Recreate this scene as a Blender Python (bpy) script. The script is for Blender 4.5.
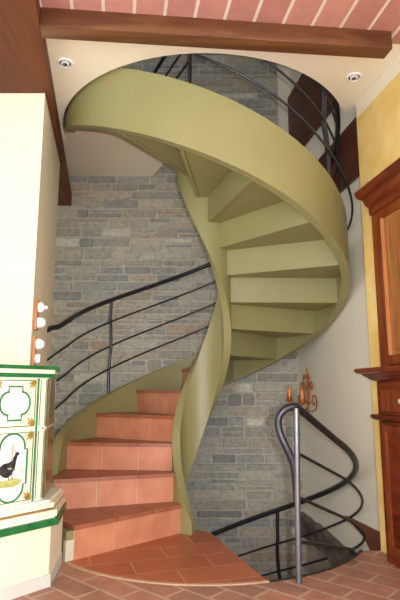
import bpy, bmesh, math, random
from math import sin, cos, pi, radians
from mathutils import Vector, Matrix

for o in list(bpy.data.objects):
    bpy.data.objects.remove(o)
S = bpy.context.scene
C = S.collection
random.seed(7)

# ------------------------------------------------------------------ camera, world, light, exposure
cam_d = bpy.data.cameras.new('camera')
cam_d.sensor_fit = 'VERTICAL'; cam_d.sensor_height = 36.0; cam_d.sensor_width = 24.0
cam_d.lens = 36.0 * 510.1 / 600.0
cam_d.clip_start = 0.02
cam = bpy.data.objects.new('camera', cam_d); C.objects.link(cam)
cam.location = (0, 0, 0.933)
cam.rotation_euler = (radians(90 + 9.909), 0, 0)
S.camera = cam

W = bpy.data.worlds.new('world'); S.world = W; W.use_nodes = True
W.node_tree.nodes['Background'].inputs[0].default_value = (0.90, 0.96, 1.0, 1)
W.node_tree.nodes['Background'].inputs[1].default_value = 1.8

def light(name, kind, loc, energy, color=(1, 1, 1), rot=(0, 0, 0), **kw):
    d = bpy.data.lights.new(name, kind); d.energy = energy; d.color = color
    for k, v in kw.items(): setattr(d, k, v)
    o = bpy.data.objects.new(name, d); C.objects.link(o)
    o.location = loc; o.rotation_euler = rot
    return o
light('camera_flash', 'POINT', (0.10, 0.0, 0.94), 150, (0.97, 0.99, 1.0), shadow_soft_size=0.02)
light('rear_fill', 'AREA', (-1.0, -1.9, 1.1), 45, (0.95, 0.98, 1.0), (radians(98), 0, radians(8)), shape='RECTANGLE', size=1.8, size_y=2.0)  # added fill behind the camera to brighten ceiling and room, no known window
light('recess_fill', 'AREA', (-2.9, 4.35, 1.5), 9, (0.92, 0.97, 1.0), (0, radians(-90), 0), shape='RECTANGLE', size=2.2, size_y=0.8)  # invented fill in the left recess, lifts the far walls and soffits
light('side_fill', 'AREA', (2.3, 0.1, 1.4), 38, (0.97, 0.98, 1.0), (radians(90), 0, radians(52)), shape='RECTANGLE', size=1.4, size_y=1.8)  # extra fill from the right for the pier's return face, source made up
light('upstairs_daylight', 'AREA', (-1.8, 2.0, 4.6), 14, (0.82, 0.90, 1.0), (radians(65), 0, radians(-60)), shape='RECTANGLE', size=1.2, size_y=1.0)

S.view_settings.view_transform = 'Standard'; S.view_settings.look = 'None'
S.view_settings.gamma = 1.0; S.view_settings.use_curve_mapping = False
S.view_settings.exposure = 0.22

# ------------------------------------------------------------------ materials
def lin(c):
    r = []
    for v in c:
        v /= 255.0
        r.append(v / 12.92 if v <= 0.04045 else ((v + 0.055) / 1.055) ** 2.4)
    return (r[0], r[1], r[2], 1)

class Mat:
    def __init__(s, name, rough=0.6, metal=0.0):
        s.m = bpy.data.materials.new(name); s.m.use_nodes = True
        s.nt = s.m.node_tree; s.b = s.nt.nodes['Principled BSDF']
        s.b.inputs['Roughness'].default_value = rough; s.b.inputs['Metallic'].default_value = metal
    def n(s, t, **kw):
        n = s.nt.nodes.new(t)
        for k, v in kw.items():
            if k in n.inputs: n.inputs[k].default_value = v
            else: setattr(n, k, v)
        return n
    def l(s, a, b): s.nt.links.new(a, b)
    def coords(s, kind='Object', scale=(1, 1, 1), rot=(0, 0, 0), loc=(0, 0, 0)):
        tc = s.n('ShaderNodeTexCoord'); mp = s.n('ShaderNodeMapping')
        mp.inputs['Scale'].default_value = scale; mp.inputs['Rotation'].default_value = rot
        mp.inputs['Location'].default_value = loc
        s.l(tc.outputs[kind], mp.inputs['Vector']); return mp.outputs['Vector']
    def ramp(s, fac, stops):
        r = s.n('ShaderNodeValToRGB'); e = r.color_ramp.elements
        e[0].position, e[0].color = stops[0]; e[1].position, e[1].color = stops[-1]
        for p, c in stops[1:-1]:
            k = e.new(p); k.color = c
        s.l(fac, r.inputs['Fac']); return r.outputs['Color']
    def bump(s, h, strength=0.2, dist=0.01):
        b = s.n('ShaderNodeBump', Strength=strength, Distance=dist)
        s.l(h, b.inputs['Height']); s.l(b.outputs['Normal'], s.b.inputs['Normal'])

def noisy(name, c1, c2, scale=6.0, rough=0.6, metal=0, bump=0.0, stretch=(1, 1, 1), bscale=None, detail=5):
    M = Mat(name, rough, metal)
    v = M.coords(scale=stretch)
    t = M.n('ShaderNodeTexNoise', Scale=scale, Detail=float(detail)); M.l(v, t.inputs['Vector'])
    M.l(M.ramp(t.outputs['Fac'], [(0.3, lin(c1)), (0.7, lin(c2))]), M.b.inputs['Base Color'])
    if bump:
        t2 = M.n('ShaderNodeTexNoise', Scale=bscale or scale * 6, Detail=6.0); M.l(v, t2.inputs['Vector'])
        M.bump(t2.outputs['Fac'], bump, 0.01)
    return M.m

def wood(name, dark, mid, light_, axis='Y', scale=1.0, rough=0.55, bump=0.15, spec=None, rot=(0, 0, 0)):
    M = Mat(name, rough)
    st = {'X': (1.2, 14, 14), 'Y': (14, 1.2, 14), 'Z': (14, 14, 1.2)}[axis]
    v = M.coords(scale=tuple(a * scale for a in st), rot=rot)
    t = M.n('ShaderNodeTexNoise', Scale=1.6, Detail=8.0, Roughness=0.62, Distortion=0.6); M.l(v, t.inputs['Vector'])
    M.l(M.ramp(t.outputs['Fac'], [(0.30, lin(dark)), (0.5, lin(mid)), (0.72, lin(light_))]), M.b.inputs['Base Color'])
    M.bump(t.outputs['Fac'], bump, 0.008)
    return M.m

def bricks(name, c1, c2, mortar, bw, rh, msize, rot, rough=0.45, loc=(0, 0, 0), bias=0.0, blot=0.25, offset=0.5):
    M = Mat(name, rough)
    v = M.coords(rot=(0, 0, rot), loc=loc)
    b = M.n('ShaderNodeTexBrick', Scale=1.0)
    b.offset = offset
    b.inputs['Brick Width'].default_value = bw; b.inputs['Row Height'].default_value = rh
    b.inputs['Mortar Size'].default_value = msize; b.inputs['Mortar Smooth'].default_value = 0.3
    b.inputs['Bias'].default_value = bias
    b.inputs['Color1'].default_value = lin(c1); b.inputs['Color2'].default_value = lin(c2)
    b.inputs['Mortar'].default_value = lin(mortar)
    M.l(v, b.inputs['Vector'])
    t = M.n('ShaderNodeTexNoise', Scale=9.0, Detail=7.0, Roughness=0.65); M.l(v, t.inputs['Vector'])
    mx = M.n('ShaderNodeMix', data_type='RGBA', blend_type='MULTIPLY'); mx.inputs[0].default_value = 1.0
    M.l(b.outputs['Color'], mx.inputs[6])
    g = M.ramp(t.outputs['Fac'], [(0.25, (1 - blot, 1 - blot, 1 - blot, 1)), (0.75, (1 + blot * .3, 1 + blot * .3, 1 + blot * .3, 1))])
    M.l(g, mx.inputs[7]); M.l(mx.outputs[2], M.b.inputs['Base Color'])
    inv = M.n('ShaderNodeMath', operation='SUBTRACT'); inv.inputs[0].default_value = 1.0
    M.l(b.outputs['Fac'], inv.inputs[1]); M.bump(inv.outputs[0], 0.35, 0.004)
    return M.m

OLIVE = noisy('olive_paint', (140, 135, 88), (147, 142, 94), 3.0, 0.42, bump=0.03, bscale=60)
CREAM = noisy('cream_plaster', (240, 230, 204), (246, 237, 214), 2.5, 0.8, bump=0.06, bscale=40)
CREAM_W = noisy('cream_wall', (226, 221, 200), (234, 228, 208), 2.2, 0.8, bump=0.06, bscale=40)
WHITE_W = noisy('warm_white_plaster', (236, 224, 190), (242, 231, 199), 2.0, 0.8, bump=0.05, bscale=40)
YELLOW = noisy('yellow_wall_wash', (228, 190, 104), (246, 218, 142), 5.0, 0.75, bump=0.05, bscale=30, detail=8)
BEAM = wood('dark_beam_wood', (80, 38, 10), (100, 51, 14), (114, 62, 21), 'Y', 0.55, 0.7, 0.3)
BEAMX = wood('brown_cross_beam_wood', (74, 38, 18), (96, 56, 29), (116, 74, 40), 'X', 0.6, 0.5, 0.3)
REDBEAM = wood('red_brown_beam_wood', (62, 28, 16), (84, 38, 22), (104, 52, 32), 'Y', 0.8, 0.5, 0.2)
CAB = wood('cherry_cabinet_wood', (92, 36, 14), (124, 56, 22), (146, 76, 32), 'Z', 1.0, 0.35, 0.08)
CABP = wood('oak_panel_wood', (130, 78, 38), (158, 100, 52), (184, 126, 70), 'Z', 1.4, 0.4, 0.08)
CABD = wood('dark_cherry_wood', (66, 22, 8), (108, 42, 18), (132, 58, 26), 'Y', 1.0, 0.3, 0.08)
STEEL = noisy('dark_grey_steel', (62, 62, 68), (78, 78, 84), 20, 0.36, 0.75)
STEELL = noisy('brushed_steel_post', (118, 120, 124), (134, 136, 140), 20, 0.38, 0.8)
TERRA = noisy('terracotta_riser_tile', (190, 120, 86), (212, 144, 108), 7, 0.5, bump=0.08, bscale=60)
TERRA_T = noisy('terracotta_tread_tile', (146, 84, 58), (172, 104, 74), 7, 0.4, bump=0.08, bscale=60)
GROUT = noisy('pale_grout', (196, 166, 132), (214, 186, 154), 20, 0.85)
EDGE = noisy('beige_edging', (186, 148, 116), (200, 164, 130), 12, 0.7)
STUD = noisy('beige_base_block', (205, 196, 170), (214, 206, 182), 10, 0.8)
FLOOR = bricks('terracotta_floor_bricks', (192, 136, 108), (160, 118, 98), (196, 166, 138), 0.30, 0.135, 0.010, radians(42), 0.5, blot=0.35)
PLATE = bricks('polished_terracotta_tiles', (186, 106, 70), (170, 92, 60), (196, 146, 108), 0.42, 0.205, 0.005, radians(-17), 0.35, loc=(0.12, 0.10, 0), blot=0.2)
CEILB = bricks('ceiling_terracotta_slabs', (196, 138, 122), (178, 122, 108), (220, 204, 184), 3.0, 0.155, 0.010, radians(-99.0 - 0), 0.7, loc=(0.0, 0.03, 0), blot=0.2)
TILEC = noisy('cream_glazed_tile', (236, 228, 190), (246, 240, 210), 9, 0.18)
TILEW = noisy('white_glazed_tile', (244, 242, 226), (250, 248, 236), 9, 0.18)
GREEN = noisy('green_glaze', (26, 92, 44), (44, 116, 62), 14, 0.2)
GREENL = noisy('soft_green_glaze', (52, 108, 70), (82, 138, 98), 14, 0.2)
GOLD = noisy('ochre_leaf_glaze', (150, 122, 52), (186, 158, 84), 30, 0.3)
BLACKG = noisy('black_bird_glaze', (30, 30, 34), (66, 64, 66), 60, 0.25)
REDG = noisy('red_glaze', (170, 40, 30), (190, 60, 44), 40, 0.3)
TRUNKG = noisy('tan_trunk_glaze', (196, 150, 116), (212, 172, 140), 40, 0.3)
TWIG = noisy('grey_twig_glaze', (150, 142, 124), (172, 164, 148), 40, 0.3)
MOSSG = noisy('moss_glaze', (162, 160, 84), (196, 192, 120), 40, 0.3)
BROWNG = noisy('brown_glaze', (116, 84, 50), (150, 116, 76), 20, 0.2)
PORC = noisy('white_porcelain', (244, 242, 238), (250, 248, 246), 10, 0.15)
SWOOD = wood('light_switch_wood', (168, 104, 58), (194, 128, 76), (212, 150, 96), 'Z', 2, 0.45, 0.05)
RUST = noisy('rusty_gilded_iron', (150, 76, 26), (196, 116, 48), 40, 0.45, 0.4)
CANDLE = noisy('orange_candle_glass', (222, 120, 40), (244, 160, 70), 20, 0.35)
CHROME = noisy('brushed_nickel', (196, 196, 194), (214, 214, 212), 20, 0.3, 0.5)
DARKG = noisy('dark_lamp_recess', (60, 70, 84), (110, 122, 136), 40, 0.2, 0.3)
SKIRT = noisy('brown_skirting_paint', (112, 62, 46), (124, 72, 54), 6, 0.5)
DARKBAND = noisy('mottled_grey_brown', (62, 54, 48), (122, 112, 102), 9, 0.8, bump=0.4, bscale=25, stretch=(1, .5, 1))
ROUGHW = noisy('dusty_cellar_render', (150, 140, 124), (192, 182, 164), 6, 0.9, bump=0.4, bscale=22)
SLAB = noisy('upper_floor_boards', (130, 84, 50), (150, 100, 64), 8, 0.6)
GREYP = noisy('light_grey_baseboard', (200, 196, 184), (210, 206, 196), 8, 0.7)

def stone_mat():
    M = Mat('grey_coursed_stone', 0.85)
    a = M.n('ShaderNodeAttribute', attribute_name='stone_colour')
    v = M.coords()
    t = M.n('ShaderNodeTexNoise', Scale=22.0, Detail=9.0, Roughness=0.7); M.l(v, t.inputs['Vector'])
    mx = M.n('ShaderNodeMix', data_type='RGBA', blend_type='MULTIPLY'); mx.inputs[0].default_value = 1.0
    M.l(a.outputs['Color'], mx.inputs[6])
    M.l(M.ramp(t.outputs['Fac'], [(0.28, (.62, .62, .64, 1)), (0.5, (.95, .95, .95, 1)), (0.75, (1.2, 1.19, 1.16, 1))]), mx.inputs[7])
    M.l(mx.outputs[2], M.b.inputs['Base Color'])
    M.bump(t.outputs['Fac'], 0.6, 0.012)
    return M.m
STONE = stone_mat()

# ------------------------------------------------------------------ mesh helpers
def link(name, bm, mats, parent=None, smooth=False, angle=0.6):
    bmesh.ops.recalc_face_normals(bm, faces=bm.faces)
    if smooth:
        for f in bm.faces: f.smooth = True
        for e in bm.edges:
            if len(e.link_faces) == 2 and e.calc_face_angle(0) > angle: e.smooth = False
    me = bpy.data.meshes.new(name); bm.to_mesh(me); bm.free()
    for m in (mats if isinstance(mats, (list, tuple)) else [mats]): me.materials.append(m)
    o = bpy.data.objects.new(name, me); C.objects.link(o)
    if parent: o.parent = parent
    return o
def tag(o, label, cat=None, group=None):
    o['label'] = label
    if cat: o['category'] = cat
    if group: o['group'] = group
    return o
def struct(name, bm, m, smooth=False):
    o = link(name, bm, m, None, smooth); o['kind'] = 'structure'; return o
def thing(name, label, cat, loc=(0, 0, 0), group=None):
    o = bpy.data.objects.new(name, None); C.objects.link(o); o.location = loc
    o.empty_display_size = 0.1
    return tag(o, label, cat, group)
def rel(o):  # children meshes are made in world coordinates; shift them to the parent's base
    for ch in o.children:
        ch.matrix_parent_inverse = Matrix.Translation(-Vector(o.location))

def box(bm, x0, x1, y0, y1, z0, z1, mi=0, M=None):
    vs = [bm.verts.new((x, y, z)) for z in (z0, z1) for y in (y0, y1) for x in (x0, x1)]
    if M:
        for v in vs: v.co = M @ v.co
    for q in ((0, 2, 3, 1), (4, 5, 7, 6), (0, 1, 5, 4), (2, 6, 7, 3), (0, 4, 6, 2), (1, 3, 7, 5)):
        f = bm.faces.new([vs[i] for i in q]); f.material_index = mi
def prism(bm, pts, z0, z1, mi=0):
    n = len(pts)
    a = [bm.verts.new((p[0], p[1], z0)) for p in pts]; b = [bm.verts.new((p[0], p[1], z1)) for p in pts]
    fs = [bm.faces.new(a[::-1]), bm.faces.new(b)]
    for i in range(n): bm.faces.new((a[i], a[(i + 1) % n], b[(i + 1) % n], b[i])).material_index = mi
    for f in fs: f.material_index = mi
    for f in fs: f.normal_update()
    bmesh.ops.triangulate(bm, faces=fs, ngon_method='EAR_CLIP')
def bevel(bm, w, seg=2):
    bmesh.ops.remove_doubles(bm, verts=bm.verts, dist=1e-5)
    es = [e for e in bm.edges if len(e.link_faces) == 2 and e.calc_face_angle(0) > 0.5]
    bmesh.ops.bevel(bm, geom=es, offset=w, segments=seg, affect='EDGES', profile=0.5)
def tube(bm, pts, r, seg=10, mi=0, caps=True, closed=False, flat=1.0):
    pts = [Vector(p) for p in pts]
    n = len(pts); rings = []
    rr = r if isinstance(r, (list, tuple)) else [r] * n
    up = None
    for i, p in enumerate(pts):
        t = (pts[min(i + 1, n - 1)] - pts[max(i - 1, 0)]).normalized()
        if up is None:
            up = Vector((0, 0, 1)) if abs(t.z) < 0.9 else Vector((1, 0, 0))
        up = (up - t * up.dot(t)).normalized(); s = t.cross(up)
        rings.append([bm.verts.new(p + (up * cos(2 * pi * k / seg) * flat + s * sin(2 * pi * k / seg)) * rr[i]) for k in range(seg)])
    for i in range(n - 1):
        for k in range(seg):
            f = bm.faces.new((rings[i][k], rings[i][(k + 1) % seg], rings[i + 1][(k + 1) % seg], rings[i + 1][k])); f.material_index = mi
    if caps:
        bm.faces.new(rings[0][::-1]).material_index = mi; bm.faces.new(rings[-1]).material_index = mi
def lathe(bm, prof, M, seg=20, mi=0):
    rings = []
    for r, z in prof:
        rings.append([bm.verts.new(M @ Vector((max(r, 1e-4) * cos(2 * pi * k / seg), max(r, 1e-4) * sin(2 * pi * k / seg), z))) for k in range(seg)])
    for i in range(len(rings) - 1):
        for k in range(seg):
            bm.faces.new((rings[i][k], rings[i][(k + 1) % seg], rings[i + 1][(k + 1) % seg], rings[i + 1][k])).material_index = mi
    bm.faces.new(rings[0][::-1]).material_index = mi; bm.faces.new(rings[-1]).material_index = mi
def smooth_path(pts, n=8):
    P = [Vector(p) for p in pts]; out = []
    P = [P[0] * 2 - P[1]] + P + [P[-1] * 2 - P[-2]]
    for i in range(1, len(P) - 2):
        for k in range(n):
            t = k / n; a, b, c, d = P[i - 1], P[i], P[i + 1], P[i + 2]
            out.append(0.5 * ((2 * b) + (c - a) * t + (2 * a - 5 * b + 4 * c - d) * t * t + (3 * b - a - 3 * c + d) * t ** 3))
    out.append(P[-2]); return out

# ------------------------------------------------------------------ stair geometry constants
CX, CY = 0.0246, 3.71
H = 0.185
TH1, DTH = 223.2, 24.625
RO, RI, RI0, RO1 = 0.988, 0.203, 0.150, 1.045
RH = 1.06
CEIL, UP = 2.84, 3.145
YW = 4.82
def th(k): return radians(TH1 - (k - 1) * DTH)
def pol(r, a): return (CX + r * cos(a), CY + r * sin(a))
def pk(r, k, z): x, y = pol(r, th(k)); return (x, y, z)
def arc(r, a0, a1, n):
    return [pol(r, radians(a0 + (a1 - a0) * i / n)) for i in range(n + 1)]
def wallx(y): return 1.18 - 0.162 * (y - 3.2)        # cream right-hand wall line
WA = math.atan(0.162)

# ------------------------------------------------------------------ the setting
bm = bmesh.new()
aS = math.degrees(math.asin((3.2 - CY) / RH))
fpoly = [(-3, -1.6), (2.2, -1.6), (2.2, 3.2)] + arc(RH, aS, -180, 48) + [(CX - RH, YW + .05), (-3, YW + .05)]
prism(bm, fpoly, -0.25, 0.0)
struct('floor', bm, FLOOR)
# inset landing plate in front of the first step, flush with the floor
bm = bmesh.new()
ins = arc(1.035, 216, 287, 26)
plate = ins + [pol(0.155, radians(287)), pol(0.10, radians(240)), pol(0.5, radians(212))]
prism(bm, plate, -0.12, 0.004)
struct('floor', bm, PLATE)
bm = bmesh.new()
ring = arc(RH - 0.006, 214, 287.5, 26) + arc(1.034, 287.5, 214, 26)
prism(bm, ring, -0.11, 0.0045)
struct('trim_1', bm, EDGE)

# ceiling
bm = bmesh.new()
cpoly = [(-3, 2.30), (2.2, 2.62), (2.2, 3.3)] + arc(RH, math.degrees(math.asin((3.3 - CY) / RH)), -180, 60) + [(-3, CY)]
prism(bm, cpoly, CEIL, UP)
struct('ceiling', bm, CREAM)
bm = bmesh.new()
prism(bm, [(-3, -1.6), (2.2, -1.6), (2.2, 2.62), (-3, 2.30)], CEIL - 0.015, UP)
struct('ceiling', bm, CEILB)
bm = bmesh.new()
c116 = radians(116)
prism(bm, [(-3, CY), (CX - RH, CY), (CX - RO - .006, CY - .005), pol(RO + .002, th(17.02)), pol(RI - .002, th(17.02)), pol(RI, radians(150)), pol(RI, c116), (-0.49, YW + .03), (-3, YW + .03)], 3.03, UP)
struct('ceiling', bm, CREAM)

# stone wall: backing of mortar and individually sized coursed stones
def stone_wall():
    bm = bmesh.new()
    col = bm.loops.layers.float_color.new('stone_colour')
    rnd = random.Random(11)
    tilt = 0.012
    X0, X1, Z0, Z1 = -3.0, 0.96, -2.4, 5.35
    def P(x, d, z): return Vector((x, YW - d + tilt * 0, z))
    def setc(fs, c):
        for f in fs:
            for l in f.loops: l[col] = c
    n0 = len(bm.faces)
    box(bm, X0, X1, YW, YW + 0.25, Z0, Z1)
    setc(bm.faces, lin((190, 186, 172)))
    pal = [(166, 166, 158), (158, 160, 156), (174, 168, 156), (150, 153, 153), (178, 171, 157), (140, 145, 149),
           (168, 160, 146), (172, 172, 165), (156, 153, 143), (176, 163, 150), (162, 164, 164), (148, 151, 150)]
    z = Z0
    while z < Z1:
        h = rnd.choice((0.055, 0.07, 0.08, 0.09, 0.10, 0.12))
        x = X0 - rnd.random() * 0.3
        while x < X1:
            w = rnd.uniform(0.13, 0.42) * (1.1 if h < 0.1 else 0.9)
            parts = [(z, h)]
            if h >= 0.10 and rnd.random() < 0.3:
                q = rnd.uniform(.4, .6); parts = [(z, h * q), (z + h * q, h * (1 - q))]
            for (zz, hh) in parts:
                a, b = max(x, X0), min(x + w, X1)
                if b - a < 0.05: continue
                g = rnd.uniform(0.005, 0.011); j = lambda s=0.006: rnd.uniform(-s, s)
                d = rnd.uniform(0.006, 0.014)
                cc = rnd.choice(pal)
                u = rnd.random()
                if u < 0.035: cc = (212, 208, 198)
                elif u < 0.065: cc = (180, 154, 136)
                elif u < 0.13: cc = (122, 127, 133)
                k = rnd.uniform(0.95, 1.07); k *= 1.07; cc = tuple(v * .62 + m_ * .38 for v, m_ in zip(cc, (160, 158, 152))); cc = (min(255, cc[0] * k), min(255, cc[1] * k * .995), min(255, cc[2] * k * .955))
                za, zb = zz + g + j(.004), zz + hh - g + j(.004)
                a2, b2 = a + g + j(), b - g + j()
                m = 0.010
                # octagonal-ish outline for rounded corners
                out = [(a2 + m, za), (b2 - m, za + j(.003)), (b2, za + m), (b2 + j(.004), zb - m), (b2 - m, zb), (a2 + m, zb + j(.003)), (a2, zb - m), (a2 + j(.004), za + m)]
                cxm, czm = (a2 + b2) / 2, (za + zb) / 2
                V0 = [bm.verts.new(P(px, -0.002, pz)) for px, pz in out]
                V1 = [bm.verts.new(P(cxm + (px - cxm) * (1 - 0.008 / (b2 - a2) * 2), d, czm + (pz - czm) * (1 - 0.005 / (zb - za) * 2))) for px, pz in out]
                fs = [bm.faces.new(V1)]
                for i in range(8): fs.append(bm.faces.new((V0[i], V0[(i + 1) % 8], V1[(i + 1) % 8], V1[i])))
                setc(fs, lin(cc))
            x += w
        z += h
    return struct('wall_back', bm, STONE)
stone_wall()

# cream right-hand wall running back to the stone wall
def wall_strip(y0, y1, z0, z1, off0, off1):   # slab along the right wall, off = distance out of the wall towards the room
    pts = []
    for y, o_ in ((y0, off0), (y1, off0), (y1, off1), (y0, off1)): pts.append((wallx(y) - o_, y))
    return pts
bm = bmesh.new()
prism(bm, [(wallx(2.9), 2.9), (wallx(YW + .02), YW + .02), (1.6, YW + .02), (1.9, 2.9)], -0.27, 5.35)
struct('wall_right', bm, CREAM_W)
bm = bmesh.new()
prism(bm, [(wallx(2.9) + .02, 2.9), (wallx(YW) + .02, YW + .0), (1.6, YW + .02), (1.9, 2.9)], -2.4, -0.27)
struct('wall_right', bm, ROUGHW)
# yellow washed wall nearer the camera
def yx(y): return 1.062 - 0.180 * (y - 3.2)
bm = bmesh.new()
prism(bm, [(yx(3.2), 3.2), (1.42, 3.2), (1.9, 1.3), (yx(1.3), 1.3)], 0, CEIL)
struct('wall_right', bm, YELLOW)
# cream frieze on top of the yellow wall
bm = bmesh.new()
prism(bm, [(yx(3.19) - 0.004, 3.19), (yx(3.19) + .03, 3.19), (yx(1.31) + .03, 1.31), (yx(1.31) - 0.004, 1.31)], CEIL - 0.10, CEIL - .001)
struct('trim_2', bm, CREAM)
# left pier
bm = bmesh.new()
prism(bm, [(-3, 2.864), (-0.951, 2.864), (-1.126, 3.85), (-3, 3.85)], 0, 2.72)
struct('wall_left', bm, WHITE_W)
bm = bmesh.new(); box(bm, -3.1, -3.0, 2.8, YW + .05, 0, 3.1); struct('wall_left', bm, CREAM)
# upstairs shell
bm = bmesh.new(); box(bm, -3.1, 2.3, -1.7, YW + .2, 5.35, 5.45); struct('ceiling', bm, CREAM)
bm = bmesh.new(); box(bm, -3.1, -3.0, -1.7, YW + .05, UP, 5.35); struct('wall_left', bm, CREAM)
bm = bmesh.new(); box(bm, -3.0, 2.3, -1.7, -1.6, UP, 5.35); struct('wall_front', bm, CREAM)
bm = bmesh.new(); box(bm, 2.2, 2.3, -1.6, 2.9, UP, 5.35); struct('wall_right', bm, CREAM)
bm = bmesh.new(); box(bm, -3.1, 2.0, 1.2, YW + .2, -2.5, -2.4); struct('floor', bm, ROUGHW)
bm = bmesh.new(); box(bm, -3.0, 2.0, 1.2, 1.3, -2.4, -0.25); struct('wall_front', bm, ROUGHW)
bm = bmesh.new(); box(bm, -3.1, -3.0, 1.2, YW + .05, -2.4, -0.25); struct('wall_left', bm, ROUGHW)
# plaster reveal strip in the stone corner upstairs
bm = bmesh.new(); box(bm, 0.80, 0.93, YW - 0.035, YW + .02, UP, 5.35); struct('trim_3', bm, CREAM_W)
# brown panelling upstairs on the right wall
bm = bmesh.new(); prism(bm, wall_strip(3.0, YW - .04, 0, 0, -0.01, 0.03), 3.165, 3.86); struct('trim_4', bm, REDBEAM)
# skirting that tapers along the stairwell
bm = bmesh.new()
sk = [(3.19, 0.05), (3.92, 0.03), (3.62, -0.05), (3.40, -0.24), (3.19, -0.24)]
a = [bm.verts.new((wallx(y) - .015, y, z)) for y, z in sk]; b = [bm.verts.new((wallx(y) + .01, y, z)) for y, z in sk]
bm.faces.new(a); bm.faces.new(b[::-1])
for i in range(5): bm.faces.new((a[i], a[(i + 1) % 5], b[(i + 1) % 5], b[i]))
struct('baseboard_right', bm, SKIRT)
# pale painted foot of the left pier
bm = bmesh.new()
prism(bm, [(-1.5, 2.858), (-0.948, 2.858), (-1.126, 3.856), (-1.5, 3.86)], 0, 0.07); struct('baseboard_left', bm, GREYP)

# ------------------------------------------------------------------ timber beams and dark wall band
bm = bmesh.new()
prism(bm, [(-0.54, 0.9), (-0.80, 2.26), (-0.855, 2.545), (-1.04, 3.54), (-1.272, YW - .012), (-2.2, YW - .012), (-2.0, 0.9)], 2.72, CEIL + .002)
o = link('ceiling_beam', bm, BEAM); tag(o, 'broad dark brown beam running back along the left wall to the stone wall', 'beam')
bm = bmesh.new()
pts = [(-0.802, 2.27), (1.028, 2.446), (1.013, 2.537), (-0.822, 2.368)]
prism(bm, pts, 2.72, CEIL - 0.014); bevel(bm, 0.006, 2)
o = link('ceiling_beam', bm, BEAMX, smooth=True); tag(o, 'brown cross beam hanging below the brick ceiling in front of the round stair opening', 'beam')
bm = bmesh.new()
prism(bm, wall_strip(3.21, YW - .026, 0, 0, -0.01, 0.035), 2.43, 2.86); bevel(bm, 0.005, 1)
o = link('wall_beam', bm, REDBEAM); tag(o, 'dark red-brown timber on the cream wall above right, behind the upper railing', 'beam')
bm = bmesh.new()  # rough-edged dark band running low along the right wall
rnd = random.Random(3)
N = 16
top = []
for i in range(N + 1):
    y = 3.35 + (YW - .026 - 3.35) * i / N
    zt = -0.215 + 0.075 * i / N + rnd.uniform(-.012, .012); zb = zt - 0.17 + rnd.uniform(-.015, .015)
    o1 = 0.05 + rnd.uniform(-.008, .008)
    top.append([bm.verts.new((wallx(y) + .01, y, zt)), bm.verts.new((wallx(y) - o1, y, zt - .01)), bm.verts.new((wallx(y) - o1, y, zb)), bm.verts.new((wallx(y) + .01, y, zb))])
for i in range(N):
    for k in range(4): bm.faces.new((top[i][k], top[i][(k + 1) % 4], top[i + 1][(k + 1) % 4], top[i + 1][k]))
bm.faces.new(top[0][::-1]); bm.faces.new(top[-1])
o = link('wall_band', bm, DARKBAND); tag(o, 'rough dark band low on the right wall behind the stairwell rails', 'timber')

# ------------------------------------------------------------------ spiral staircase
ST = thing('spiral_staircase', 'olive green spiral staircase with terracotta tiled steps in front of stone wall', 'staircase', (CX, CY, 0))
def zn(k): return H * k
def band(name, r0, r1, k0, k1, lo, hi, zf=zn, n=150, zmin=0.0, zmax=99, hifn=None):
    bm = bmesh.new(); rings = []
    for i in range(n + 1):
        k = k0 + (k1 - k0) * i / n
        z = zf(k); a = max(zmin, z + lo); b = min(zmax, z + (hifn(k) if hifn else hi))
        if b < a + .02: b = a + .02
        q = .018 * max(0, min(1, (6.5 - k) / 2)) if r1 < .3 else 0
        x0, y0 = pol(r0 + q * .8, th(k)); x1, y1 = pol(r1 + q, th(k))
        rings.append([bm.verts.new(p) for p in ((x0, y0, a), (x1, y1, a), (x1, y1, b), (x0, y0, b))])
    for i in range(n):
        for q in range(4): bm.faces.new((rings[i][q], rings[i][(q + 1) % 4], rings[i + 1][(q + 1) % 4], rings[i + 1][q]))
    bm.faces.new(rings[0][::-1]); bm.faces.new(rings[-1])
    return link(name, bm, OLIVE, ST, smooth=True)
def outer_hi(k):
    lim = math.floor(k + 1e-6) * H - .028 - zn(k)          # stays under the treads at the start
    t = min(1, max(0, (k - 2.25) / 0.55)); t = t * t * (3 - 2 * t)
    return 0.09 * t + lim * (1 - t)
band('outer_stringer', RO, RO1, 1.0, 17.25, -0.308, 0.09, hifn=outer_hi)
band('inner_stringer', RI0, RI, -0.05, 17.0, -0.57, 0.09, zmax=UP + .02)

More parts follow.
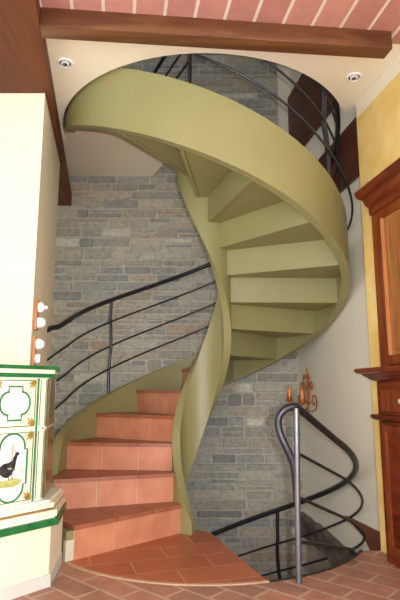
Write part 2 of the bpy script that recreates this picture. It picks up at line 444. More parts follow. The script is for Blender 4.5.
def gap_cells(r0, r1, size):
    n = max(1, round((r1 - r0) / size)); return [(r0 + (r1 - r0) * i / n, r0 + (r1 - r0) * (i + 1) / n) for i in range(n)]
def make_step(k, zf, a_ang, b_ang, direction=-1, raw=False):
    """step k: tread from angle a (front edge) to b (back edge); z = top"""
    z = zf; t = 0.105 if k != 15 else 0.06
    # olive concrete core (tread slab + riser back)
    bm = bmesh.new()
    n = 5
    ang = [a_ang + (b_ang - a_ang) * i / n for i in range(n + 1)]
    inner = [pol(RI - .006, q) for q in ang]; outer = [pol(RO + .006, q) for q in ang]
    prism(bm, inner + outer[::-1], z - t, z - 0.022)
    # riser slab along the front edge
    d = Vector((cos(a_ang), sin(a_ang))); tn = Vector((-d.y, d.x)) * direction   # uphill tangent
    def rp(r, s): return (CX + d.x * r + tn.x * s, CY + d.y * r + tn.y * s)
    zb = z - H - (t if k > 1 else 0)
    zb = max(zb, 0.0) if z > 0 else zb
    if k == 15: zb -= .045
    prism(bm, [rp(RI - .004, .004), rp(RO + .004, .004), rp(RO + .004, .030), rp(RI - .004, .030)], zb, z - 0.022)
    if raw:
        bm.free(); bm = bmesh.new(); prism(bm, inner + outer[::-1], z - .09, z - .022)
    core = link('step', bm, OLIVE, ST)
    # terracotta tread pieces with grout between
    bm = bmesh.new()
    bo = b_ang + direction * 0.0
    angs = [a_ang + (b_ang - a_ang) * i / n for i in range(n + 1)]
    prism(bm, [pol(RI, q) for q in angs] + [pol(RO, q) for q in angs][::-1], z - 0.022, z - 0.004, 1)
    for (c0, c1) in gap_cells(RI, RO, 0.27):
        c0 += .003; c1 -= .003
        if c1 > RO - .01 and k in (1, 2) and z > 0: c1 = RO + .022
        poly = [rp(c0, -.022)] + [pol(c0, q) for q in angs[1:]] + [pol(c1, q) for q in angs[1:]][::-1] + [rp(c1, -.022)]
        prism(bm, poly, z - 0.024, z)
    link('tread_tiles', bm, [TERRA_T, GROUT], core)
    bm = bmesh.new()
    zr0, zr1 = z - H + .0, z - 0.024
    RX = RO + .014 if (k == 2 and z > 0) else (RO + .012 if (k == 1 and z > 0) else RO)
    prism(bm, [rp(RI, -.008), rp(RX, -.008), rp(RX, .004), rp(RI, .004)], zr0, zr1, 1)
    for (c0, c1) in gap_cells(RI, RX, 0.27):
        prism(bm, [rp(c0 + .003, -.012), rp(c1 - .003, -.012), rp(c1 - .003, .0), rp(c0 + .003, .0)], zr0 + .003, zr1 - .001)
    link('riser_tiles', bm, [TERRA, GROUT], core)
for k in range(1, 16):
    make_step(k, k * H, th(k), th(k + 1))
# lower flight going down into the cellar
D0 = radians(287)
for j in range(1, 9):
    a0 = D0 + (j - 1) * radians(DTH)
    make_step(j, -j * H, a0 + radians(DTH), a0)
# smooth soffit that closes the last steps under the upper landing
bm = bmesh.new()
NS, NU = 14, 12
zA = 14 * H - .10
def sof(si, ui):
    s_ = si / NS; u = ui / NU; k = 15 + 2.0 * u; r_ = RI - .004 + (RO + .004 - RI) * s_
    zB = (UP - .57) + (CEIL + .006 - (UP - .57)) * min(1, s_ / .62)
    x, y = pol(r_, th(k)); return (x, y, zA * (1 - u) + zB * u)
lo = [[bm.verts.new(sof(a, b)) for b in range(NU + 1)] for a in range(NS + 1)]
hi = [[bm.verts.new((v.co.x, v.co.y, v.co.z + .02)) for v in row] for row in lo]
for a in range(NS):
    for b in range(NU):
        bm.faces.new((lo[a][b], lo[a + 1][b], lo[a + 1][b + 1], lo[a][b + 1])); bm.faces.new((hi[a][b], hi[a][b + 1], hi[a + 1][b + 1], hi[a + 1][b]))
for a in range(NS):
    for b in (0, NU): bm.faces.new((lo[a][b], hi[a][b], hi[a + 1][b], lo[a + 1][b]))
for b in range(NU):
    for a in (0, NS): bm.faces.new((lo[a][b], lo[a][b + 1], hi[a][b + 1], hi[a][b]))
link('landing_soffit', bm, OLIVE, ST, True)
bm = bmesh.new()
d = Vector((cos(th(17)), sin(th(17)))); tn = Vector((d.y, -d.x))
q0 = [(RI - .01, UP - 0.56), (RI + (RO - RI) * .62, CEIL + .012), (RO + .01, CEIL + .012), (RO + .01, UP - .12), (RI - .01, UP - .12)]
va = [bm.verts.new((CX + d.x * r + tn.x * -.02, CY + d.y * r + tn.y * -.02, z)) for r, z in q0]
vb = [bm.verts.new((CX + d.x * r, CY + d.y * r, z)) for r, z in q0]
bm.faces.new(va); bm.faces.new(vb[::-1])
for i in range(5): bm.faces.new((va[i], va[(i + 1) % 5], vb[(i + 1) % 5], vb[i]))
link('top_riser', bm, OLIVE, ST)
make_step(16, 16 * H, th(16), th(17), raw=True)
# foot block of the outer stringer
bm = bmesh.new()
d = Vector((cos(th(1.0)), sin(th(1.0)))); tn = Vector((d.y, -d.x))
P4 = [(RO + .013, .02), (RO1 + .004, .02), (RO1 + .004, -.006), (RO + .013, -.006)]
prism(bm, [(CX + d.x * r - tn.x * -s, CY + d.y * r - tn.y * -s) for r, s in P4], 0.001, 0.11)
o = link('foot_block', bm, STUD, ST); o['label'] = 'beige foot of the outer stringer'
rel(ST)

# ------------------------------------------------------------------ railings
def helix(r, k0, k1, off, n=8):
    m = max(2, int(abs(k1 - k0) * n))
    return [pk(r, k0 + (k1 - k0) * i / m, zn(k0 + (k1 - k0) * i / m) + off) for i in range(m + 1)]
RR = 1.018
SR = thing('stair_railing', 'dark grey steel railing with three mid rails climbing the spiral stair from the left pier', 'railing', pk(RR, 4.4, 0))
wall_end = {0.89: (-1.092, 3.58, 1.335), 0.70: (-1.10, 3.66, 1.13), 0.49: (-1.09, 3.60, 0.93), 0.30: (-1.085, 3.56, 0.72)}
for off, r, nm in ((0.89, .019, 'handrail'), (0.70, .008, 'mid_rail'), (0.49, .008, 'mid_rail'), (0.30, .008, 'mid_rail')):
    w = wall_end[off]
    hp = helix(RR, 2.9, 17.6, off)
    if off < .4:      # the lowest rail swings out around the outside of the stringer
        q = []
        for i_, p in enumerate(hp):
            k = 2.9 + (17.6 - 2.9) * i_ / (len(hp) - 1)
            b_ = max(0.0, 1 - abs(k - 10.7) / 1.9); b_ = b_ * b_ * (3 - 2 * b_)
            rr_ = RR + .068 * b_; q.append(pk(rr_, k, zn(k) + off - .10 * b_))
        hp = q
    h0 = Vector(hp[0])
    lead = [Vector(w), Vector(w).lerp(h0, .30) + Vector((0.0, 0.01, 0.005)), Vector(w).lerp(h0, .65) + Vector((-0.005, 0, -0.012 if off > .8 else 0))]
    bm = bmesh.new(); tube(bm, smooth_path(lead + [Vector(p) for p in hp[1:]], 3), r, 10)
    link(nm, bm, STEEL, SR, True, 1.2)
for k in (4.34, 8.0, 11.65, 15.0):
    bm = bmesh.new()
    x, y = pol(RR, th(k)); z0 = zn(k) + .085; z1 = zn(k) + .89
    dx, dy = cos(th(k)), sin(th(k))
    pts = [(x + dx * .012 * s, y + dy * .012 * s, z0 + (z1 - z0) * u) for u, s in ((0, 0), (.2, .6), (.38, 0), (.5, -1.0), (.68, -.3), (.8, .4), (1, 0))]
    tube(bm, smooth_path(pts, 5), .018 if k > 11 else .013, 10)
    link('post', bm, STEEL, SR, True, 1.2)
rel(SR)

def zd(th_deg): return -H * (th_deg - 287) / DTH
def hd(r, a0, a1, off, n=60):
    out = []
    for i in range(n + 1):
        a = a0 + (a1 - a0) * i / n; x, y = pol(r, radians(a)); out.append((x, y, min(0.0, zd(a)) + off))
    return out
PX, PY = 0.483, 2.69
RD = 1.045
WR = thing('stairwell_railing', 'grey steel railing with looped handrail around the open stairwell at floor right', 'railing', (PX, PY, 0))
bm = bmesh.new(); tube(bm, [(PX, PY, -0.02), (PX + .004, PY, 0.30), (PX + .010, PY, 0.60), (PX + .014, PY, 0.835)], .0155, 14)
o = link('newel_post', bm, STEELL, WR, True, 1.2); o['label'] = 'bright brushed steel newel post'
# looped handrail
LX = PX + .018
loop = [(LX - .012, PY + .022, 0.38), (LX - .014, PY + .020, 0.46), (LX - .026, PY + .015, 0.56), (LX - .06, PY + .01, 0.64), (LX - .092, PY + .015, 0.72), (LX - .094, PY + .012, 0.785),
        (LX - .058, PY + .008, 0.832), (LX - .004, PY + .02, 0.846)]
hp = hd(RD - .022, 318, 470, 0.875, 52)
bm = bmesh.new(); tube(bm, smooth_path(loop, 6) + smooth_path([loop[-1]] + hp, 3)[1:], .0195, 12)
link('handrail', bm, STEEL, WR, True, 1.2)
for z0, off, r in ((0.60, .60, .0085), (0.385, .385, .0085), (0.175, .165, .0085)):
    hp = hd(RD + .006, 320, 470, off + .01, 50)
    hp = [(x, y, z + (.065 if off > .2 else .13) * max(0.0, 1 - i_ / 27)) for i_, (x, y, z) in enumerate(hp)]
    bm = bmesh.new(); tube(bm, smooth_path([(PX + .008, PY, z0 + .015)] + hp, 4), r, 10)
    link('mid_rail', bm, STEEL, WR, True, 1.2)
# rim plate lining the opening
bm = bmesh.new()
a_, b_ = 287.5, 360 + aS
outer = arc(RH - .001, a_, b_, 30); inner = arc(RH - .012, b_, a_, 30)
prism(bm, outer + inner, -0.20, 0.006)
link('rim_plate', bm, STEEL, WR)
for ang in (53, 100):
    x, y = pol(RD, radians(ang)); z1 = zd(ang + 360) + .86; z0 = z1 - 0.95
    bm = bmesh.new(); pts = [(x + .0, y, z1), (x - .004, y, z1 - .2), (x - .008, y, z1 - .36), (x + .012, y, z1 - .6), (x + .03, y, z0)]
    tube(bm, smooth_path(pts, 5), .014, 10); link('post', bm, STEEL, WR, True, 1.2)
rel(WR)
# lower outer stringer
bm = bmesh.new(); rings = []
for i in range(81):
    a = 300 + 190 * i / 80; z = zd(a); z1 = min(z + .09, -.02)
    x0, y0 = pol(RO, radians(a)); x1, y1 = pol(RO1 - .004, radians(a))
    rings.append([bm.verts.new(p) for p in ((x0, y0, z - .3), (x1, y1, z - .3), (x1, y1, z1), (x0, y0, z1))])
for i in range(80):
    for q in range(4): bm.faces.new((rings[i][q], rings[i][(q + 1) % 4], rings[i + 1][(q + 1) % 4], rings[i + 1][q]))
bm.faces.new(rings[0][::-1]); bm.faces.new(rings[-1])
o = link('lower_stringer', bm, OLIVE, ST, True); o.matrix_parent_inverse = Matrix.Translation(-Vector(ST.location))

# upstairs guard railing along the landing edge
GR = thing('guard_railing', 'dark railing of the upper landing seen through the round ceiling opening', 'railing', (-0.08, 3.92, UP))
d116 = Vector((-0.515, 1.09, 0)).normalized()
e0 = Vector((-0.085, 3.93, 0)); e1 = Vector((-0.46, 4.72, 0))
for z, r in ((0.97, .018), (0.74, .009), (0.55, .009), (0.33, .009)):
    bm = bmesh.new(); tube(bm, [e0 + Vector((0, 0, UP + z)), e1 + Vector((0, 0, UP + z))], r, 10)
    link('handrail' if z > .9 else 'mid_rail', bm, STEEL, GR, True, 1.2)
for e in (e0, e1):
    bm = bmesh.new(); tube(bm, [e + Vector((0, 0, UP)), e + Vector((0, 0, UP + .97))], .014, 10); link('post', bm, STEEL, GR, True, 1.2)
rel(GR)

# ------------------------------------------------------------------ tiled stove
A = Vector((-0.73, 2.65)); sdir = Vector((-0.64, -0.77)).normalized()
SV = thing('tiled_stove', 'low stove with green edged hand-painted tiles in front of the white left pier', 'stove', (-1.2, 2.4, 0))
nout = Vector((-sdir.y, sdir.x)) * 1.0
if nout.dot(-Vector((A.x, A.y))) < 0: nout = -nout          # outward, towards the camera
def stove_poly(e, cut=0.0, xb=-0.757):
    """plan outline grown by e"""
    a = A + nout * e + Vector((e, 0.2 * e))
    f = A + sdir * 1.15 + nout * e - Vector((0, 0))
    pts = []
    if cut: pts += [a + sdir * cut, a + Vector((-.004, cut * 0.9))]
    else: pts += [a]
    pts += [Vector((xb + e, 2.98)), Vector((-0.966, 2.98)), Vector((-0.941, 2.858)), Vector((-1.95, 2.858)), Vector((-1.95, 2.3)), f]
    return [(p.x, p.y) for p in pts]
bm = bmesh.new(); prism(bm, stove_poly(0), 0.0, 0.30)
link('base', bm, WHITE_W, SV)
bm = bmesh.new(); prism(bm, stove_poly(0.006), 0.0, 0.055)
o = link('base_skirting', bm, GREYP, SV)
bm = bmesh.new()
prism(bm, stove_poly(-0.028, 0.03, -0.805), 0.39, 1.0)
link('body', bm, TILEW, SV)
def mould(name, prof, mats, mis, xb=-0.762):
    bm = bmesh.new()
    for (z0, z1, e), mi in zip(prof, mis):
        pl = stove_poly(e, 0.0, xb)
        prism(bm, pl, z0, z1, mi)
    return link(name, bm, mats, SV)
mould('lower_moulding', [(0.283, 0.315, 0.022), (0.315, 0.322, 0.010), (0.322, 0.352, 0.016), (0.352, 0.362, 0.004), (0.362, 0.385, 0.006), (0.385, 0.395, -0.008)],
      [GREEN, TILEC, BROWNG, TILEW, GREENL], [0, 3, 1, 2, 1, 3])
mould('cornice', [(0.985, 0.990, -0.03), (0.990, 1.010, -0.008), (1.010, 1.030, -0.010), (1.030, 1.048, 0.0)],
      [GREEN, TILEC, TILEW], [2, 0, 1, 0], -0.81)
# face frame: u leftwards along the face from the corner, v = z, w = out of the face
F0 = A + nout * -0.028 + Vector((-0.028, -0.0056)) 
def fp(u, v, w): p = F0 + sdir * u + nout * w; return Vector((p.x, p.y, v))
def fbox(bm, u0, u1, v0, v1, w0, w1, mi=0):
    vs = [bm.verts.new(fp(u, v, w)) for w in (w0, w1) for v in (v0, v1) for u in (u0, u1)]
    for q in ((0, 2, 3, 1), (4, 5, 7, 6), (0, 1, 5, 4), (2, 6, 7, 3), (0, 4, 6, 2), (1, 3, 7, 5)):
        bm.faces.new([vs[i] for i in q]).material_index = mi
def frib(bm, pts, wd, w0, w1, mi=0, closed=True):
    """ribbon following a polyline on the face"""
    n = len(pts)
    L, R = [], []
    for i in range(n):
        p = Vector(pts[i]); a = Vector(pts[(i - 1) % n] if closed or i else pts[i]); b = Vector(pts[(i + 1) % n] if closed or i < n - 1 else pts[i])
        t = (b - a); t = t.normalized() if t.length > 1e-9 else Vector((1, 0)); nn = Vector((-t.y, t.x)) * wd / 2
        L.append(p + nn); R.append(p - nn)
    m = n if closed else n - 1
    VL = [(bm.verts.new(fp(q.x, q.y, w1)), bm.verts.new(fp(q.x, q.y, w0))) for q in L]
    VR = [(bm.verts.new(fp(q.x, q.y, w1)), bm.verts.new(fp(q.x, q.y, w0))) for q in R]
    for i in range(m):
        j = (i + 1) % n
        bm.faces.new((VL[i][0], VL[j][0], VR[j][0], VR[i][0])).material_index = mi
        bm.faces.new((VL[i][0], VL[i][1], VL[j][1], VL[j][0])).material_index = mi
        bm.faces.new((VR[i][0], VR[j][0], VR[j][1], VR[i][1])).material_index = mi
def fpoly_(bm, pts, w, mi=0):
    a = [bm.verts.new(fp(u, v, w)) for u, v in pts]; b = [bm.verts.new(fp(u, v, w - .002)) for u, v in pts]
    f = bm.faces.new(a); f.material_index = mi
    n = len(pts)
    for i in range(n): bm.faces.new((a[i], a[(i + 1) % n], b[(i + 1) % n], b[i])).material_index = mi
    f.normal_update(); bmesh.ops.triangulate(bm, faces=[f], ngon_method='EAR_CLIP')
def cartouche(cu, cv, hw, hh):
    """quatrefoil-like outline: flat steps top and bottom, round bulges at the sides"""
    p = []
    a = hw * 0.45
    p += [(cu - a, cv + hh), (cu + a, cv + hh), (cu + a, cv + hh * .68)]
    for i in range(9):
        q = pi / 2 - pi * i / 8; p.append((cu + a + (hw - a) * cos(q), cv + hh * .68 * sin(q)))
    p += [(cu + a, cv - hh * .68), (cu + a, cv - hh), (cu - a, cv - hh), (cu - a, cv - hh * .68)]
    for i in range(9):
        q = -pi / 2 - pi * i / 8; p.append((cu - a + (hw - a) * cos(q), cv + hh * .68 * sin(q)))
    p += [(cu - a, cv + hh * .68)]
    return p
def arched(cu, cv, hw, hh):
    p = []
    s = hw * 0.82
    for i in range(13):
        q = pi * i / 12; p.append((cu + s * cos(q), cv + hh - s + s * sin(q)))
    p += [(cu - s, cv + hh - s * 1.15), (cu - hw, cv + hh - s * 1.15), (cu - hw, cv - hh + s * 1.15), (cu - s, cv - hh + s * 1.15)]
    for i in range(13):
        q = pi + pi * i / 12; p.append((cu + s * cos(q), cv - hh + s + s * sin(q)))
    p += [(cu + s, cv - hh + s * 1.15), (cu + hw, cv - hh + s * 1.15), (cu + hw, cv + hh - s * 1.15), (cu + s, cv + hh - s * 1.15)]
    return p
def leaves(bm, cu, cv, su, sv, w, mi=0, S_=1.0):
    """spray of pointed leaves in a tile corner"""
    for ang, ln in ((20, .048), (45, .062), (70, .048), (100, .028), (-8, .028)):
        a = radians(ang); ln *= S_; wd = .011 * S_
        d = Vector((cos(a) * su, sin(a) * sv)); n = Vector((-d.y, d.x))
        c = Vector((cu, cv))
        q = [c, c + d * ln * .4 + n * wd, c + d * ln * .6 + n * wd * .6, c + d * ln, c + d * ln * .6 - n * wd * .6, c + d * ln * .4 - n * wd]
        fpoly_(bm, [(p.x, p.y) for p in q], w, mi)
def dist_u(px): pass
UP_T = (0.745, 0.985); LO_T = (0.398, 0.735)
for i in range(4):
    u0 = 0.068 + i * 0.247; u1 = u0 + 0.239; cu = (u0 + u1) / 2
    for row, (v0, v1) in enumerate((UP_T, LO_T)):
        bm = bmesh.new(); fbox(bm, u0, u1, v0, v1, -0.006, 0.008)
        bevel(bm, .003, 2)
        t = link('stove_tile', bm, TILEC, SV, True)
        # painted border and cartouche
        bm = bmesh.new()
        e = .010
        frib(bm, [(u0 + e, v0 + e), (u1 - e, v0 + e), (u1 - e, v1 - e), (u0 + e, v1 - e)], .007, .004, .0095)
        cv = (v0 + v1) / 2
        shape = cartouche(cu, cv, .080, .080) if row == 0 else arched(cu, cv, .080, .156)
        frib(bm, shape, .010, .004, .011)
        b = link('green_outline', bm, GREENL, t)
        bm = bmesh.new()
        fpoly_(bm, shape, .0088)
        link('white_field', bm, TILEW, t)
        bm = bmesh.new()
        for su, sv, lu, lv in ((1, 1, u0, v0), (-1, 1, u1, v0), (1, -1, u0, v1), (-1, -1, u1, v1)):
            leaves(bm, lu + su * .014, lv + sv * .014, su, sv, .0100, 0, 0.85)
        link('corner_leaves', bm, GOLD, t)
        if row == 1 and i < 2:
            w = .0105
            # u grows to the LEFT in the picture: bird faces right (smaller u)
            f = -1
            def B(pts, c=1.1): return [(cu + .010 + f * x * c, cv + .008 + y * 1.15) for x, y in pts]
            bm = bmesh.new()
            for x0, x1 in ((.006, .015), (.022, .028)):
                fpoly_(bm, B([(x0, -.02), (x1, -.02), (x1 - .001, .085), (x0 + .002, .095)]), w)
            link('painted_trunk', bm, TRUNKG, t)
            for x, y, dx, dy in ((.02, .03, .05, .02), (.01, .05, -.03, .03), (.03, -.01, .045, -.02), (-.02, -.075, -.03, -.05), (.02, -.08, .03, -.05), (0, -.085, 0, -.045), (.03, -.03, .05, .02), (-.045, -.08, -.02, -.035), (.03, -.075, .045, -.03)):
                bm = bmesh.new()
                q0 = Vector((x, y)); q1 = q0 + Vector((dx, dy)); m = q0.lerp(q1, .5) + Vector((.006, .008))
                frib(bm, B([tuple(q0), tuple(m), tuple(q1)]), .0020, w - .002, w, closed=False)
                frib(bm, B([tuple(m), tuple(m + Vector((dy, -dx)) * .35)]), .0016, w - .002, w, closed=False)
                link('painted_twig', bm, TWIG, t)
            bm = bmesh.new()
            gp = [(-.072, -.062), (-.05, -.052), (-.02, -.056), (.01, -.048), (.04, -.052), (.066, -.060), (.05, -.075), (.02, -.085), (-.02, -.082), (-.055, -.078)]
            fpoly_(bm, B(gp), w)
            link('painted_moss', bm, MOSSG, t)
            bm = bmesh.new()
            bird = [(.046, .045), (.036, .054), (.026, .052), (.020, .040), (.012, .022), (-.006, .014), (-.028, .012), (-.046, .0), (-.062, -.018), (-.070, -.042), (-.054, -.036),
                    (-.040, -.030), (-.030, -.040), (-.010, -.046), (.008, -.038), (.020, -.020), (.027, .000), (.031, .022), (.035, .038)]
            fpoly_(bm, B(bird), w + .001)
            for lx in (-.004, .012):
                fpoly_(bm, B([(lx, -.028), (lx + .003, -.028), (lx + .005, -.056), (lx + .002, -.056)]), w + .001)
            bb = link('painted_bird', bm, BLACKG, t); bb['label'] = 'black bird painted on the tile'
            bm = bmesh.new();             fpoly_(bm, B([(-.012, -.006), (.006, -.006), (.014, -.013), (-.004, -.014)]), w + .0025)
            link('painted_comb', bm, TWIG, t)
# corner pilaster pieces
for v0, v1 in (UP_T, LO_T):
    bm = bmesh.new(); fbox(bm, 0.012, 0.056, v0, v1, -0.004, 0.008)
    bevel(bm, .002, 1)
    t = link('pilaster_tile', bm, TILEC, SV)
    bm = bmesh.new(); frib(bm, [(0.0185, v0 + .008), (0.050, v0 + .008), (0.050, v1 - .008), (0.0185, v1 - .008)], .005, .004, .0095)
    link('green_outline', bm, GREENL, t)
bm = bmesh.new()
pl = stove_poly(-0.0275, 0.03, -0.805)
for ia in (0, 1):
  dA, dB = Vector(pl[ia]), Vector(pl[ia + 1]); dd = (dB - dA).normalized(); nn = Vector((dd.y, -dd.x)); L_ = (dB - dA).length
  if nn.x < 0: nn = -nn
  for v0, v1 in (UP_T, LO_T):
    bm_ = bmesh.new(); q = [dA + dd * .003, dA + dd * (L_ - .003), dA + dd * (L_ - .003) + nn * .003, dA + dd * .003 + nn * .003]
    prism(bm_, [(p.x, p.y) for p in q], v0, v1); link('chamfer_tile', bm_, BROWNG, SV)
bm.free()
for (xa, ya), (xb, yb) in ((pl[0], pl[1]), (pl[1], pl[2])):
    dA = Vector((xa, ya)); dB = Vector((xb, yb)); L_ = (dB - dA).length; dd = (dB - dA).normalized(); nn = Vector((dd.y, -dd.x)) * (1 if dd.y > 0 else -1)
    for s in (.004, L_ - .006):
        p0 = dA + dd * s; bm = bmesh.new()
        q = [p0, p0 + dd * .004, p0 + dd * .004 + nn * .004, p0 + nn * .004]
        prism(bm, [(p.x, p.y) for p in q], LO_T[0], UP_T[1])
        link('corner_edging', bm, GREENL, SV)
bm = bmesh.new(); fbox(bm, 0.0585, 0.0665, LO_T[0], UP_T[1], -.004, .010); link('green_strip', bm, GREENL, SV)
rel(SV)

# ------------------------------------------------------------------ porcelain switches on the pier
def pier(y, out): # point on the return face of the left pier
    x = -0.951 - 0.1775 * (y - 2.864); n = Vector((0.9846, 0.1748)); return Vector((x + n.x * out, y + n.y * out))
def switch(z0, z1, label, knobs):
    y0 = 2.95
    p = pier(y0, 0)
    T = thing('light_switch', label, 'switch', (p.x, p.y, z0), 'porcelain switches on the pier')
    al = Vector((-0.1748, 0.9846)); n = Vector((0.9846, 0.1748))
    bm = bmesh.new()
    q = [p - al * .035, p + al * .045, p + al * .045 + n * .018, p - al * .035 + n * .018]
    prism(bm, [(v.x, v.y) for v in q], z0, z1); bevel(bm, .004, 2)
    o = link('wooden_plate', bm, SWOOD, T, True)
    for zc, big in knobs:
        M = Matrix.Translation((p.x + n.x * .016, p.y + n.y * .016, zc)) @ Vector((n.x, n.y, 0)).to_track_quat('Z', 'X').to_matrix().to_4x4()
        bm = bmesh.new()
        if big == 2: prof = [(.024, 0), (.031, .004), (.031, .024), (.026, .032), (.016, .036), (.011, .040), (.012, .050), (.008, .056)]
        elif big == 1: prof = [(.026, 0), (.033, .004), (.032, .020), (.030, .030), (.024, .042), (.012, .050)]
        else: prof = [(.024, 0), (.029, .003), (.029, .026), (.025, .031)]
        lathe(bm, prof, M, 24); link('porcelain_knob', bm, PORC, T, True, .7)
    rel(T)
switch(1.27, 1.45, 'wooden switch plate with two porcelain knobs on the pier, the upper of two', ((1.405, 2), (1.315, 1)))
switch(1.06, 1.235, 'wooden switch plate with two porcelain knobs on the pier, the one just above the stove', ((1.19, 1), (1.105, 0)))

# ------------------------------------------------------------------ recessed ceiling lamps
for (x, y, lab) in ((-0.80, 2.74, 'small round recessed lamp in the ceiling beside the left beam'), (0.955, 2.878, 'small round recessed lamp in the ceiling near the yellow wall')):
    T = thing('recessed_lamp', lab, 'lamp', (x, y, CEIL), 'recessed ceiling lamps')
    bm = bmesh.new(); M = Matrix.Translation((x, y, CEIL)) @ Matrix.Rotation(pi, 4, 'X')
    lathe(bm, [(.049, -.002), (.049, .004), (.044, .008), (.037, .008), (.034, .003), (.034, -.0)], M, 28)
    link('outer_ring', bm, PORC, T, True, .9)
    bm = bmesh.new(); lathe(bm, [(.034, .001), (.034, .0045), (.027, .0045), (.026, .001)], M, 28); link('recess', bm, DARKG, T, True, .9)
    bm = bmesh.new(); lathe(bm, [(.025, .001), (.025, .008), (.018, .010)], M, 24); link('inner_ring', bm, PORC, T, True, .9)
    bm = bmesh.new()
    lathe(bm, [(.014, .009), (.014, .012), (.009, .0135)], M, 20); link('bulb', bm, DARKG, T, True, .9)
    rel(T)

# ------------------------------------------------------------------ wall sconce
yS = 4.54
def wp(s, z, o):   # s along wall towards the camera(+), o out of wall
    y = yS - s * 0.987; x = wallx(y) - o * .987; return Vector((x, y - o * .16, z))
zS = 0.83
SC = thing('wall_sconce', 'rust coloured wrought iron scroll sconce with candles on the cream wall', 'sconce', tuple(wp(0, zS, 0)))
def scroll(cs, cz, r0, turns, a0, sgn, ext, o_=0.03, n=26):
    pts = []
    for i in range(n + 1):
        t = i / n; a = a0 + sgn * turns * 2 * pi * t; r = r0 * (1 - .78 * t)
        pts.append(wp(cs + r * cos(a), cz + r * sin(a), o_))
    return [wp(*ext[j], o_) for j in range(len(ext))] + pts
bm = bmesh.new()
tube(bm, [wp(0, zS - .10, .02), wp(0, zS + .10, .025), wp(0, zS + .22, .02)], .006, 8)
box(bm, 0, 0.001, 0, .001, 0, .001, M=Matrix.Translation(wp(0, zS, .01)))
lathe(bm, [(.006, 0), (.013, .02), (.004, .05), (.009, .065), (.001, .09)], Matrix.Translation(wp(0, zS + .205, .02)), 10)
tube(bm, [wp(0, zS - .02, -.01), wp(0, zS - .02, .03)], .012, 8)
link('back_stem', bm, RUST, SC, True, .9)
for cs, cz, r0, tr, a0, sg, ext in (
        (.16, zS + .0, .075, 1.25, -pi / 2, 1, [(0, zS - .07), (.08, zS - .085)]),
        (-.15, zS + .0, .075, 1.25, -pi / 2, -1, [(0, zS - .07), (-.08, zS - .085)]),
        (.115, zS + .125, .042, 1.2, pi, -1, [(.02, zS - .02), (.05, zS + .04)]),
        (-.115, zS + .125, .042, 1.2, 0, 1, [(-.02, zS - .02), (-.05, zS + .04)]),
        (.045, zS + .205, .030, 1.1, -pi / 4, 1, [(.0, zS + .09), (.05, zS + .14)]),
        (-.045, zS + .205, .030, 1.1, -3 * pi / 4, -1, [(.0, zS + .09), (-.05, zS + .14)])):
    bm = bmesh.new(); tube(bm, smooth_path(scroll(cs, cz, r0, tr, a0, sg, ext), 2), .0052, 6)
    link('scroll', bm, RUST, SC, True, 1.2)
for s, o_, z in ((-.05, .17, zS + .01), (.07, .10, zS - .01)):
    bm = bmesh.new(); tube(bm, smooth_path([wp(0, zS - .05, .02), wp(s * .4, zS - .09, .07), wp(s * .8, zS - .07, .13), wp(s, z - .02, o_)], 5), .006, 8); link('arm', bm, RUST, SC, True, 1.2)
    bm = bmesh.new(); lathe(bm, [(.008, -.02), (.036, -.004), (.038, .004), (.022, .006), (.019, .03)], Matrix.Translation(wp(s, z, o_)), 18); link('drip_cup', bm, RUST, SC, True, .8)
    bm = bmesh.new(); lathe(bm, [(.018, .004), (.018, .10), (.007, .104), (.004, .118), (.001, .135)], Matrix.Translation(wp(s, z, o_)), 16); link('candle', bm, CANDLE, SC, True, .8)
rel(SC)

# ------------------------------------------------------------------ wooden cabinet along the yellow wall
cw = Vector((-0.1772, 0.9842)); cn = Vector((-0.9842, -0.1772))
cO = Vector((yx(3.0), 3.0))
def cb(u, n): p = cO - cw * u + cn * n; return p     # u towards the camera, n into the room
def cbox(bm, u0, u1, n0, n1, z0, z1, mi=0):
    prism(bm, [tuple(cb(u0, n0)), tuple(cb(u1, n0)), tuple(cb(u1, n1)), tuple(cb(u0, n1))], z0, z1, mi)
def cprof(bm, prof, u0, u1, mi=0):
    """extrude a moulding (n,z) along u; the end returns with the same profile to the wall"""
    st = []
    for end in (0, 1):
        row = []
        for n, z in prof:
            ue = u0 - (n - .05) * 0.9 if end == 0 else u1
            p = cb(ue, n); row.append(bm.verts.new((p.x, p.y, z)))
        st.append(row)
    wl = []
    for n, z in prof:
        p = cb(u0 - (n - .05) * 0.9, 0.002); wl.append(bm.verts.new((p.x, p.y, z)))
    m = len(prof)
    for i in range(m - 1):
        bm.faces.new((st[0][i], st[0][i + 1], st[1][i + 1], st[1][i]))
        bm.faces.new((wl[i], wl[i + 1], st[0][i + 1], st[0][i]))
    # top & bottom caps
    p = cb(u1, 0.002)
    for i in (0, m - 1):
        q = bm.verts.new((p.x, p.y, prof[i][1])); bm.faces.new((st[0][i], st[1][i], q, wl[i]))
_cbox = cbox
CBT = thing('wooden_cabinet', 'tall reddish wooden cabinet with cornices against the yellow wall at right edge', 'cabinet', (cb(.5, 0).x, cb(.5, 0).y, 0))
UL = 1.5
bm = bmesh.new(); cbox(bm, -0.02, UL, 0.001, 0.066, 0.0, 1.0); link('lower_carcass', bm, CABD, CBT)
bm = bmesh.new(); cbox(bm, 0.0, UL, 0.001, 0.035, 1.0, 2.06); link('upper_carcass', bm, CAB, CBT)
bm = bmesh.new(); cprof(bm, [(.045, 1.97), (.058, 1.985), (.060, 2.03), (.075, 2.05), (.085, 2.085), (.108, 2.10), (.118, 2.125), (.118, 2.145), (0.03, 2.15)], 0, UL)
link('cornice', bm, CABD, CBT)
bm = bmesh.new(); cprof(bm, [(.045, .945), (.06, .955), (.068, .975), (.09, .985), (.11, 1.0), (.125, 1.01), (.135, 1.02), (.155, 1.026), (.165, 1.040), (.160, 1.052), (0.03, 1.056)], 0, UL)
link('ledge', bm, CABD, CBT)
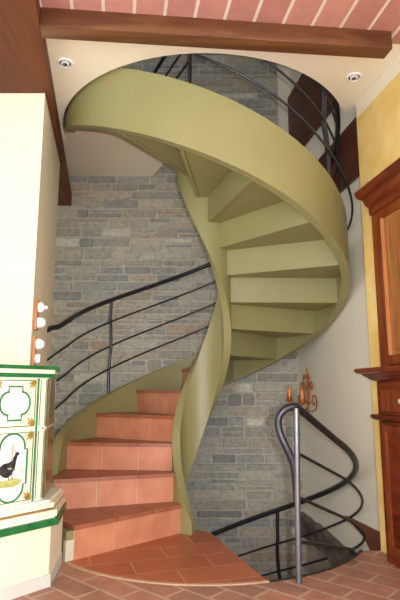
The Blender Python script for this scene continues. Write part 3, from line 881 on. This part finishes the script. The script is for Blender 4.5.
bm = bmesh.new(); cprof(bm, [(.045, .745), (.07, .755), (.095, .765), (.105, .778), (.10, .79), (.045, .797)], 0, UL)
link('drawer_rail', bm, CABD, CBT)
bm = bmesh.new(); cbox(bm, 0.0, 0.055, .035, .048, 1.05, 1.98); cbox(bm, 0.055, .075, .035, .042, 1.05, 1.98); link('stile', bm, CAB, CBT)
def panel_door(u0, u1, z0, z1, mframe, mpanel, bead):
    bm = bmesh.new(); w = .05 if bead else .035
    g = 0 if bead else .021
    global cbox
    def cbox(bm, a, b, n0, n1, c, d_): _cbox(bm, a, b, n0 + g, n1 + g, c, d_)
    cbox(bm, u0, u0 + w, .046, .062, z0, z1); cbox(bm, u1 - w, u1, .046, .062, z0, z1)
    cbox(bm, u0 + w, u1 - w, .046, .062, z0, z0 + w); cbox(bm, u0 + w, u1 - w, .046, .062, z1 - w, z1)
    d = link('door', bm, mframe, CBT)
    bm = bmesh.new(); cbox(bm, u0 + w, u1 - w, .044, .052, z0 + w, z1 - w); cbox(bm, u0 + w + .03, u1 - w - .03, .05, .058, z0 + w + .03, z1 - w - .03)
    link('panel', bm, mpanel, d)
    if bead:
        bm = bmesh.new()
        cbox(bm, u0 + w - .002, u0 + w + .012, .05, .068, z0 + w, z1 - w); cbox(bm, u1 - w - .012, u1 - w + .002, .05, .068, z0 + w, z1 - w)
        link('bead', bm, SWOOD, d)
    bm = bmesh.new(); p = cb(u1 - .02, .062 + g)
    M = Matrix.Translation((p.x, p.y, (z0 + z1) / 2)) @ Vector((cn.x, cn.y, 0)).to_track_quat('Z', 'X').to_matrix().to_4x4()
    lathe(bm, [(.006, 0), (.005, .012), (.012, .018), (.014, .026), (.006, .032)], M, 16); link('knob', bm, CHROME, d, True, .8)
for i in range(3):
    u0 = .08 + i * .475
    panel_door(u0, u0 + .46, 1.07, 1.965, CAB, CABP, True)
for i in range(3):
    u0 = .035 + i * .485
    panel_door(u0, u0 + .47, 0.07, .735, CAB, CABD, False)
    bm = bmesh.new(); _cbox(bm, u0, u0 + .47, .064, .082, .81, .935); bevel(bm, .004, 1)
    dr = link('drawer', bm, CAB, CBT)
    bm = bmesh.new(); p = cb(u0 + .235, .081)
    M = Matrix.Translation((p.x, p.y, .87)) @ Vector((cn.x, cn.y, 0)).to_track_quat('Z', 'X').to_matrix().to_4x4()
    lathe(bm, [(.006, 0), (.005, .012), (.013, .018), (.015, .026), (.006, .032)], M, 16); link('knob', bm, CHROME, dr, True, .8)
rel(CBT)
for o in CBT.children:
    pass
